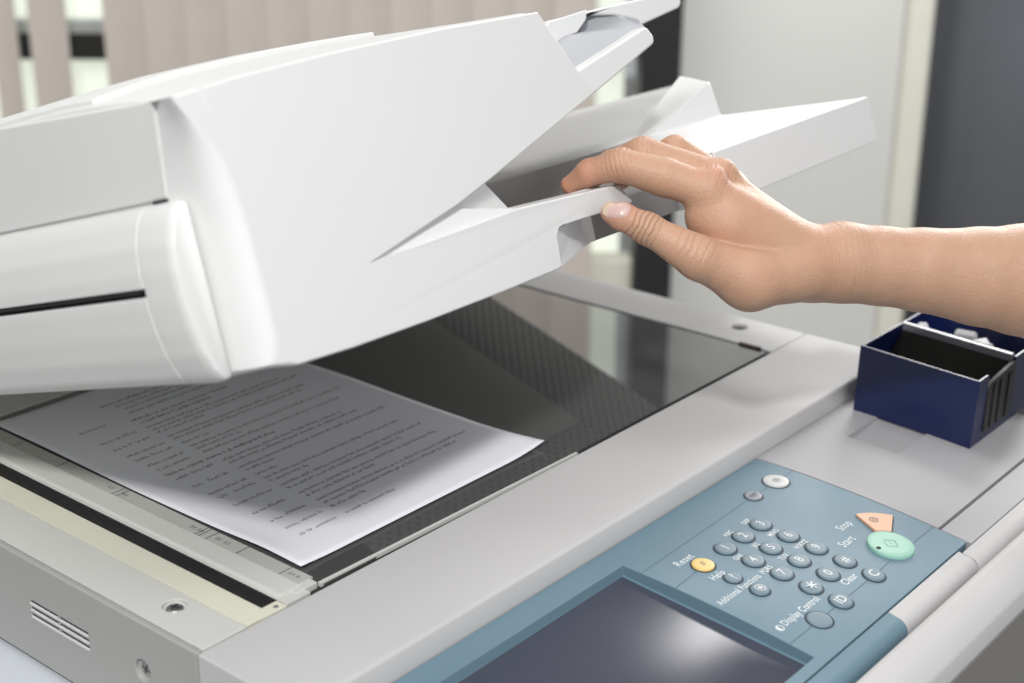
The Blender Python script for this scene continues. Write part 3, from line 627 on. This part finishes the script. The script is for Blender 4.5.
#HAND#
# ---------------------------------------------------------------- the hand and forearm (one continuous surface)
J = {
    'i_mcp': (251.8, -86.0, 175.2, 11.1),
    'i_mid': (239.1, -63.3, 182.2, 11.4),
    'i_pip': (227.1, -40.6, 187.9, 10.0),
    'i_dip': (219.8, -23.4, 182.2, 7.8),
    'i_tip': (217.1, -10.8, 172.7, 5.7),
    'm_mcp': (269.3, -82.9, 179.4, 9.5),
    'm_pip': (247.0, -42.2, 191.6, 9.8),
    'm_dip': (242.3, -23.0, 183.5, 7.9),
    'm_tip': (237.3, -12.0, 172.1, 5.8),
    'r_mcp': (282.8, -81.8, 172.0, 9.0),
    'r_pip': (268.8, -50.4, 191.1, 8.8),
    'r_dip': (265.2, -30.6, 180.5, 7.4),
    'r_tip': (261.0, -17.5, 168.4, 5.9),
    'l_mcp': (293.7, -84.7, 155.3, 8.6),
    'l_pip': (291.0, -57.1, 173.8, 7.1),
    'l_dip': (293.7, -38.4, 171.4, 6.3),
    'l_tip': (290.2, -27.5, 165.8, 5.4),
    'i_w': (288.6, -129.7, 130.7, 19.7),
    'm_w': (296.3, -128.2, 129.2, 18.0),
    'r_w': (304.1, -126.7, 127.6, 16.3),
    'l_w': (311.4, -128.5, 122.5, 15.2),
    'palm_in': (260.0, -96.6, 154.2, 20.9),
    't_tip': (202.6, -52.1, 166.3, 6.1),
    't_pad': (205.2, -58.1, 164.5, 7.8),
    't_ip': (212.1, -71.8, 158.1, 9.1),
    't_mcp': (226.8, -98.7, 142.4, 12.7),
    't_cmc': (250.3, -118.8, 127.6, 16.6),
    'web': (250.4, -86.4, 160.4, 12.3),
    't_w': (282.6, -133.3, 129.2, 18.9),
    'w0': (297.8, -134.8, 129.6, 22.2),
    'w1': (311.9, -145.2, 129.3, 22.9),
    'f0': (329.6, -161.5, 126.3, 22.4),
    'f1': (348.9, -180.0, 122.9, 24.0),
    'f2': (375.6, -205.2, 117.6, 28.7),
    'f3': (396.6, -224.1, 114.2, 32.9),
    'f4': (439.8, -263.7, 106.8, 41.0),
    'f5': (499.8, -319.0, 98.4, 44.1),
    'ulna': (329.2, -134.5, 137.4, 11.3),
    'k_i': (256.3, -86.7, 183.4, 6.1),
    'k_m': (270.8, -83.7, 183.8, 5.3),
}
HB = np.array([(0.6413, -0.7673, 0.0062), (0.2661, 0.23, 0.9361), (0.7197, 0.5987, -0.3517)])   # along the forearm, up, across
def hl_(n): return HB @ np.array(J[n][:3])
def sdf(P):
    x, y, z = P[..., 0], P[..., 1], P[..., 2]
    def cone(a, b, ra=None, rb=None, lin=False):
        A, B = hl_(a), hl_(b); ra = J[a][3] if ra is None else ra; rb = J[b][3] if rb is None else rb
        d = B-A; L2 = float(d@d)
        t = np.clip(((x-A[0])*d[0]+(y-A[1])*d[1]+(z-A[2])*d[2])/L2, 0, 1)
        q = np.sqrt((x-A[0]-t*d[0])**2+(y-A[1]-t*d[1])**2+(z-A[2]-t*d[2])**2)
        return q-(ra+(rb-ra)*(t if lin else t*t*(3-2*t)))
    def ball(a, r=None):
        A = hl_(a); return np.sqrt((x-A[0])**2+(y-A[1])**2+(z-A[2])**2)-(J[a][3] if r is None else r)
    def smin(a, b, k):
        h = np.clip(.5+.5*(b-a)/k, 0, 1); return b+(a-b)*h-k*h*(1-h)
    def chain(names, k=3.0, lin=False, grow=0.0):
        o = None
        for a, b in zip(names, names[1:]):
            c = cone(a, b, J[a][3]+grow, J[b][3]+grow, lin); o = c if o is None else smin(o, c, k)
        return o
    arm = chain(['w0', 'w1', 'f0', 'f1', 'f2', 'f3', 'f4', 'f5'], 3, True, 1.2)
    palm = arm
    for a, b in (('i_mcp', 'i_w'), ('m_mcp', 'm_w'), ('r_mcp', 'r_w'), ('l_mcp', 'l_w')): palm = smin(palm, cone(a, b), 7)
    palm = smin(palm, cone('palm_in', 'i_w', None, 18), 8)
    palm = smin(palm, ball("ulna"), 9); palm = smin(palm, ball("web"), 8)
    palm = smin(palm, ball('k_i'), 6); palm = smin(palm, ball('k_m'), 6)
    thumb = smin(chain(['t_tip', 't_pad', 't_ip', 't_mcp', 't_cmc'], 3.5), cone('t_cmc', 't_w'), 8)
    fing = chain(['i_mcp', 'i_mid', 'i_pip', 'i_dip', 'i_tip'], 2.5)
    for n in 'mrl': fing = smin(fing, chain([n+'_mcp', n+'_pip', n+'_dip', n+'_tip'], 2.5), 1.6)
    body = smin(palm, fing, 5)
    return smin(body, thumb, 2.5)
def surface_net(f, lo, hi, h):
    ax = [np.arange(lo[i], hi[i], h, dtype=np.float32) for i in range(3)]
    D = np.empty([len(a) for a in ax], np.float32)
    for i0 in range(0, len(ax[0]), 32):
        D[i0:i0+32] = f(np.stack(np.meshgrid(ax[0][i0:i0+32], ax[1], ax[2], indexing='ij'), -1))
    neg = D < 0; n = np.array(D.shape)-1
    cnt = np.zeros(n, np.int8); acc = np.zeros((*n, 3), np.float32)
    corners = [(a, b, c) for a in (0, 1) for b in (0, 1) for c in (0, 1)]
    sl = lambda c: tuple(slice(c[k], c[k]+n[k]) for k in range(3))
    for c in corners:
        for k in range(3):
            if c[k] == 0:
                e = list(c); e[k] = 1; A, B = D[sl(c)], D[sl(e)]
                x = (neg[sl(c)] != neg[sl(e)])
                t = np.where(x, A/np.where(x, A-B, 1), 0)
                cnt += x
                for q in range(3): acc[..., q] += np.where(x, (c[q] + (t if q == k else 0)), 0)
    act = cnt > 0; idx = -np.ones(n, np.int64); idx[act] = np.arange(act.sum())
    base = np.argwhere(act); V = (base + acc[act]/cnt[act][:, None])*h + np.array(lo)
    F = []
    for k in range(3):
        a, b = [(1, 2), (2, 0), (0, 1)][k]
        e = [0, 0, 0]; e[k] = 1
        s0 = tuple(slice(0 if q == k else 1, D.shape[q]-1) for q in range(3))
        s1 = tuple(slice(1 if q == k else 1, D.shape[q]-(0 if q == k else 1)) for q in range(3))
        x = neg[s0] != neg[s1]; p = np.argwhere(x)
        off = np.array([0 if q == k else 1 for q in range(3)]); p = p+off
        fl = neg[s0][x]
        da, db = np.zeros(3, int), np.zeros(3, int); da[a] = 1; db[b] = 1
        g = lambda q: idx[tuple(q.T)]
        quad_ = np.stack([g(p-da-db), g(p-db), g(p), g(p-da)], 1)
        quad_[~fl] = quad_[~fl][:, ::-1]
        F.append(quad_)
    return V, np.concatenate(F)
_pts = np.array([hl_(n) for n in J]); _rad = np.array([J[n][3] for n in J])
HV, HF = surface_net(sdf, (_pts-_rad[:, None]).min(0)-3, (_pts+_rad[:, None]).max(0)+3, 0.9)
HW = HV @ HB
def skin_material():
    m = bpy.data.materials.new('skin'); m.use_nodes = True; nt = m.node_tree; b = nt.nodes['Principled BSDF']
    N = lambda t: nt.nodes.new(t); LK = nt.links.new
    tc = N('ShaderNodeTexCoord'); O = tc.outputs['Object']
    def noise(scale, detail=4, rough=.55):
        n = N('ShaderNodeTexNoise'); n.inputs['Scale'].default_value = scale; n.inputs['Detail'].default_value = detail; n.inputs['Roughness'].default_value = rough; LK(O, n.inputs['Vector']); return n.outputs['Fac']
    def math_(op, a, c=None, cl=False):
        n = N('ShaderNodeMath'); n.operation = op; n.use_clamp = cl
        for i, q in enumerate((a, c)):
            if q is None: continue
            if isinstance(q, (int, float)): n.inputs[i].default_value = q
            else: LK(q, n.inputs[i])
        return n.outputs[0]
    def near(pt, r0, r1):
        d = N('ShaderNodeVectorMath'); d.operation = 'DISTANCE'; LK(O, d.inputs[0]); d.inputs[1].default_value = [c*S for c in pt]
        mr = N('ShaderNodeMapRange'); mr.interpolation_type = 'SMOOTHSTEP'; LK(d.outputs['Value'], mr.inputs[0])
        mr.inputs[1].default_value = r0*S; mr.inputs[2].default_value = r1*S; mr.inputs[3].default_value = 1; mr.inputs[4].default_value = 0
        return mr.outputs[0]
    def mixc(a, c, f):
        x = N('ShaderNodeMix'); x.data_type = 'RGBA'
        for i, q in ((6, a), (7, c)):
            if isinstance(q, tuple): x.inputs[i].default_value = (*q, 1)
            else: LK(q, x.inputs[i])
        LK(f, x.inputs[0]); return x.outputs[2]
    base = mixc((0.40, 0.238, 0.150), (0.56, 0.365, 0.25), noise(55, 7, .62))
    base = mixc(base, (0.50, 0.27, 0.185), math_('MULTIPLY', noise(330, 3), .35))
    tone = near((258, -80, 160), 55, 115)
    base = mixc(base, (0.50, 0.288, 0.188), math_('MULTIPLY', tone, .35))
    base = mixc(base, (0.55, 0.275, 0.195), math_('MULTIPLY', math_('POWER', noise(22, 3), 3.0), .6))
    red = None
    for n_, r0, r1, k in (('k_i', 1, 17, .75), ('i_pip', 3, 16, .35), ('i_dip', 2, 20, .75), ('i_tip', 2, 17, .9), ('m_pip', 2, 13, .3), ('t_pad', 6, 15, .55), ('palm_in', 14, 34, .25), ('ulna', 6, 20, .4), ('w0', 14, 34, .3)):
        t = math_('MULTIPLY', near(J[n_][:3], r0, r1), k); red = t if red is None else math_('MAXIMUM', red, t)
    base = mixc(base, (0.55, 0.258, 0.172), red)
    LK(base, b.inputs['Base Color'])
    b.inputs['Roughness'].default_value = .47; b.inputs['Specular IOR Level'].default_value = .4
    b.inputs['Subsurface Weight'].default_value = .22; b.inputs['Subsurface Radius'].default_value = (1.0, .35, .2); b.inputs['Subsurface Scale'].default_value = .0035
    # skin relief: fine cells, soft unevenness, creases over the joints
    v = N('ShaderNodeTexVoronoi'); v.feature = 'DISTANCE_TO_EDGE'; v.inputs['Scale'].default_value = 480; LK(O, v.inputs['Vector'])
    h = math_('ADD', math_('MULTIPLY', math_('MINIMUM', v.outputs['Distance'], .25), .55), math_('ADD', math_('MULTIPLY', noise(140, 5), .55), math_('MULTIPLY', noise(480, 4, .7), .28)))
    def creases(pt, axis, r0, r1, freq, amp, shift=0.0):
        ax = Vector(axis).normalized()
        sub = N('ShaderNodeVectorMath'); sub.operation = 'SUBTRACT'; LK(O, sub.inputs[0]); sub.inputs[1].default_value = [c*S for c in pt]
        dt = N('ShaderNodeVectorMath'); dt.operation = 'DOT_PRODUCT'; LK(sub.outputs[0], dt.inputs[0]); dt.inputs[1].default_value = ax
        wob = math_('MULTIPLY', math_('SUBTRACT', noise(95, 3), .5), .0042)
        s_ = math_('SINE', math_('MULTIPLY', math_('ADD', dt.outputs['Value'], wob), freq*1000))
        g = math_('POWER', math_('ADD', math_('MULTIPLY', s_, .5), .5), 5.0)
        nz = math_('ADD', noise(160, 2), .25, True)
        return math_('MULTIPLY', math_('MULTIPLY', math_('MULTIPLY', g, nz), near(pt, r0, r1)), -amp)
    P_ = lambda n: np.array(J[n][:3])
    tax = P_('t_tip')-P_('t_mcp'); iax = P_('i_pip')-P_('i_mcp'); wax = P_('w1')-P_('w0'); i2 = P_('i_dip')-P_('i_pip')
    for c in (creases(P_('t_ip')*.85+P_('t_pad')*.15, tax, 7, 15, 1.9, 2.6), creases(P_('t_mcp')+np.array((-4, 2, 8)), tax, 5, 20, 1.5, .8),
              creases(P_('i_pip'), i2, 4, 15, 2.0, 1.5), creases(P_('m_pip'), i2, 4, 14, 2.0, 1.0), creases(P_('w1'), wax, 10, 34, 1.7, .75), creases(P_('w0'), wax, 12, 34, 1.4, .5),
              creases(P_('k_i'), iax, 6, 26, 1.3, .45)):
        h = math_('ADD', h, c)
    bp = N('ShaderNodeBump'); bp.inputs['Strength'].default_value = .75; bp.inputs['Distance'].default_value = .0009
    LK(h, bp.inputs['Height']); LK(bp.outputs['Normal'], b.inputs['Normal'])
    return m
M_SKIN = skin_material()
org = np.array(J['w1'][:3])
me = bpy.data.meshes.new('person'); me.from_pydata([tuple(map(float, q*S)) for q in HW], [], HF.tolist()); me.materials.append(M_SKIN)
me.polygons.foreach_set('use_smooth', [True]*len(me.polygons)); me.update()
per = bpy.data.objects.new('person', me); col.objects.link(per)
tag(per, 'bare forearm and right hand reaching in to hold the raised lid by its bar', 'person')
sm_ = per.modifiers.new('soften', 'SMOOTH'); sm_.factor = .5; sm_.iterations = 3
# thumbnail: a thin curved plate laid on the back of the thumb tip
def nail(center, axis, normal, hl, hw, name='fingernail'):
    ax = axis/np.linalg.norm(axis); nr = normal-ax*(normal@ax); nr /= np.linalg.norm(nr); sd_ = np.cross(nr, ax)
    nu, nv = 26, 18; grid = np.zeros((nu+1, nv+1, 3)); edge = np.zeros((nu+1, nv+1))
    for i in range(nu+1):
        a = -1+2*i/nu
        for j in range(nv+1):
            b_ = -1+2*j/nv
            # square to rounded plate
            ra, rb = a*math.sqrt(1-.42*b_*b_), b_*math.sqrt(1-.42*a*a)
            grid[i, j] = center+ax*hl*ra+sd_*hw*rb+nr*9; edge[i, j] = max(abs(a), abs(b_))
    P = grid.reshape(-1, 3); t = np.zeros(len(P))
    for _ in range(60):
        q = (P-nr*t[:, None]) @ HB.T; t += np.clip(sdf(q), -1, 1)*.8
    off = .28-.5*np.clip((edge.reshape(-1)-.8)/.2, 0, 1)**2*np.where(np.arange(len(P))//(nv+1) > nu*.8, .2, 1)
    P = P-nr*(np.minimum(t, np.percentile(t, 75)+2.0)-off)[:, None]
    m = M(); W = nv+1
    fs = [(i*W+j, i*W+j+1, (i+1)*W+j+1, (i+1)*W+j) for i in range(nu) for j in range(nv)]
    m.add(P, fs, 0, True); m.mi = [1 if f[0]//W > nu*.74 else 0 for f in fs]
    return m.build(name, [M_NAIL, M_NAILTIP], per)
M_NAIL = mat('nail', (0.56, 0.385, 0.345), .30, var=.03, vscale=60); M_NAILTIP = mat('nail_tip', (0.58, 0.455, 0.34), .35, var=.03)
tipv = np.array(J['t_tip'][:3]); padv = np.array(J['t_pad'][:3]); ipv = np.array(J['t_ip'][:3])
nail(tipv*.62+padv*.38, tipv-ipv, -np.array(HB[2])*.9+np.array(HB[1])*.5, 8.0, 6.2)
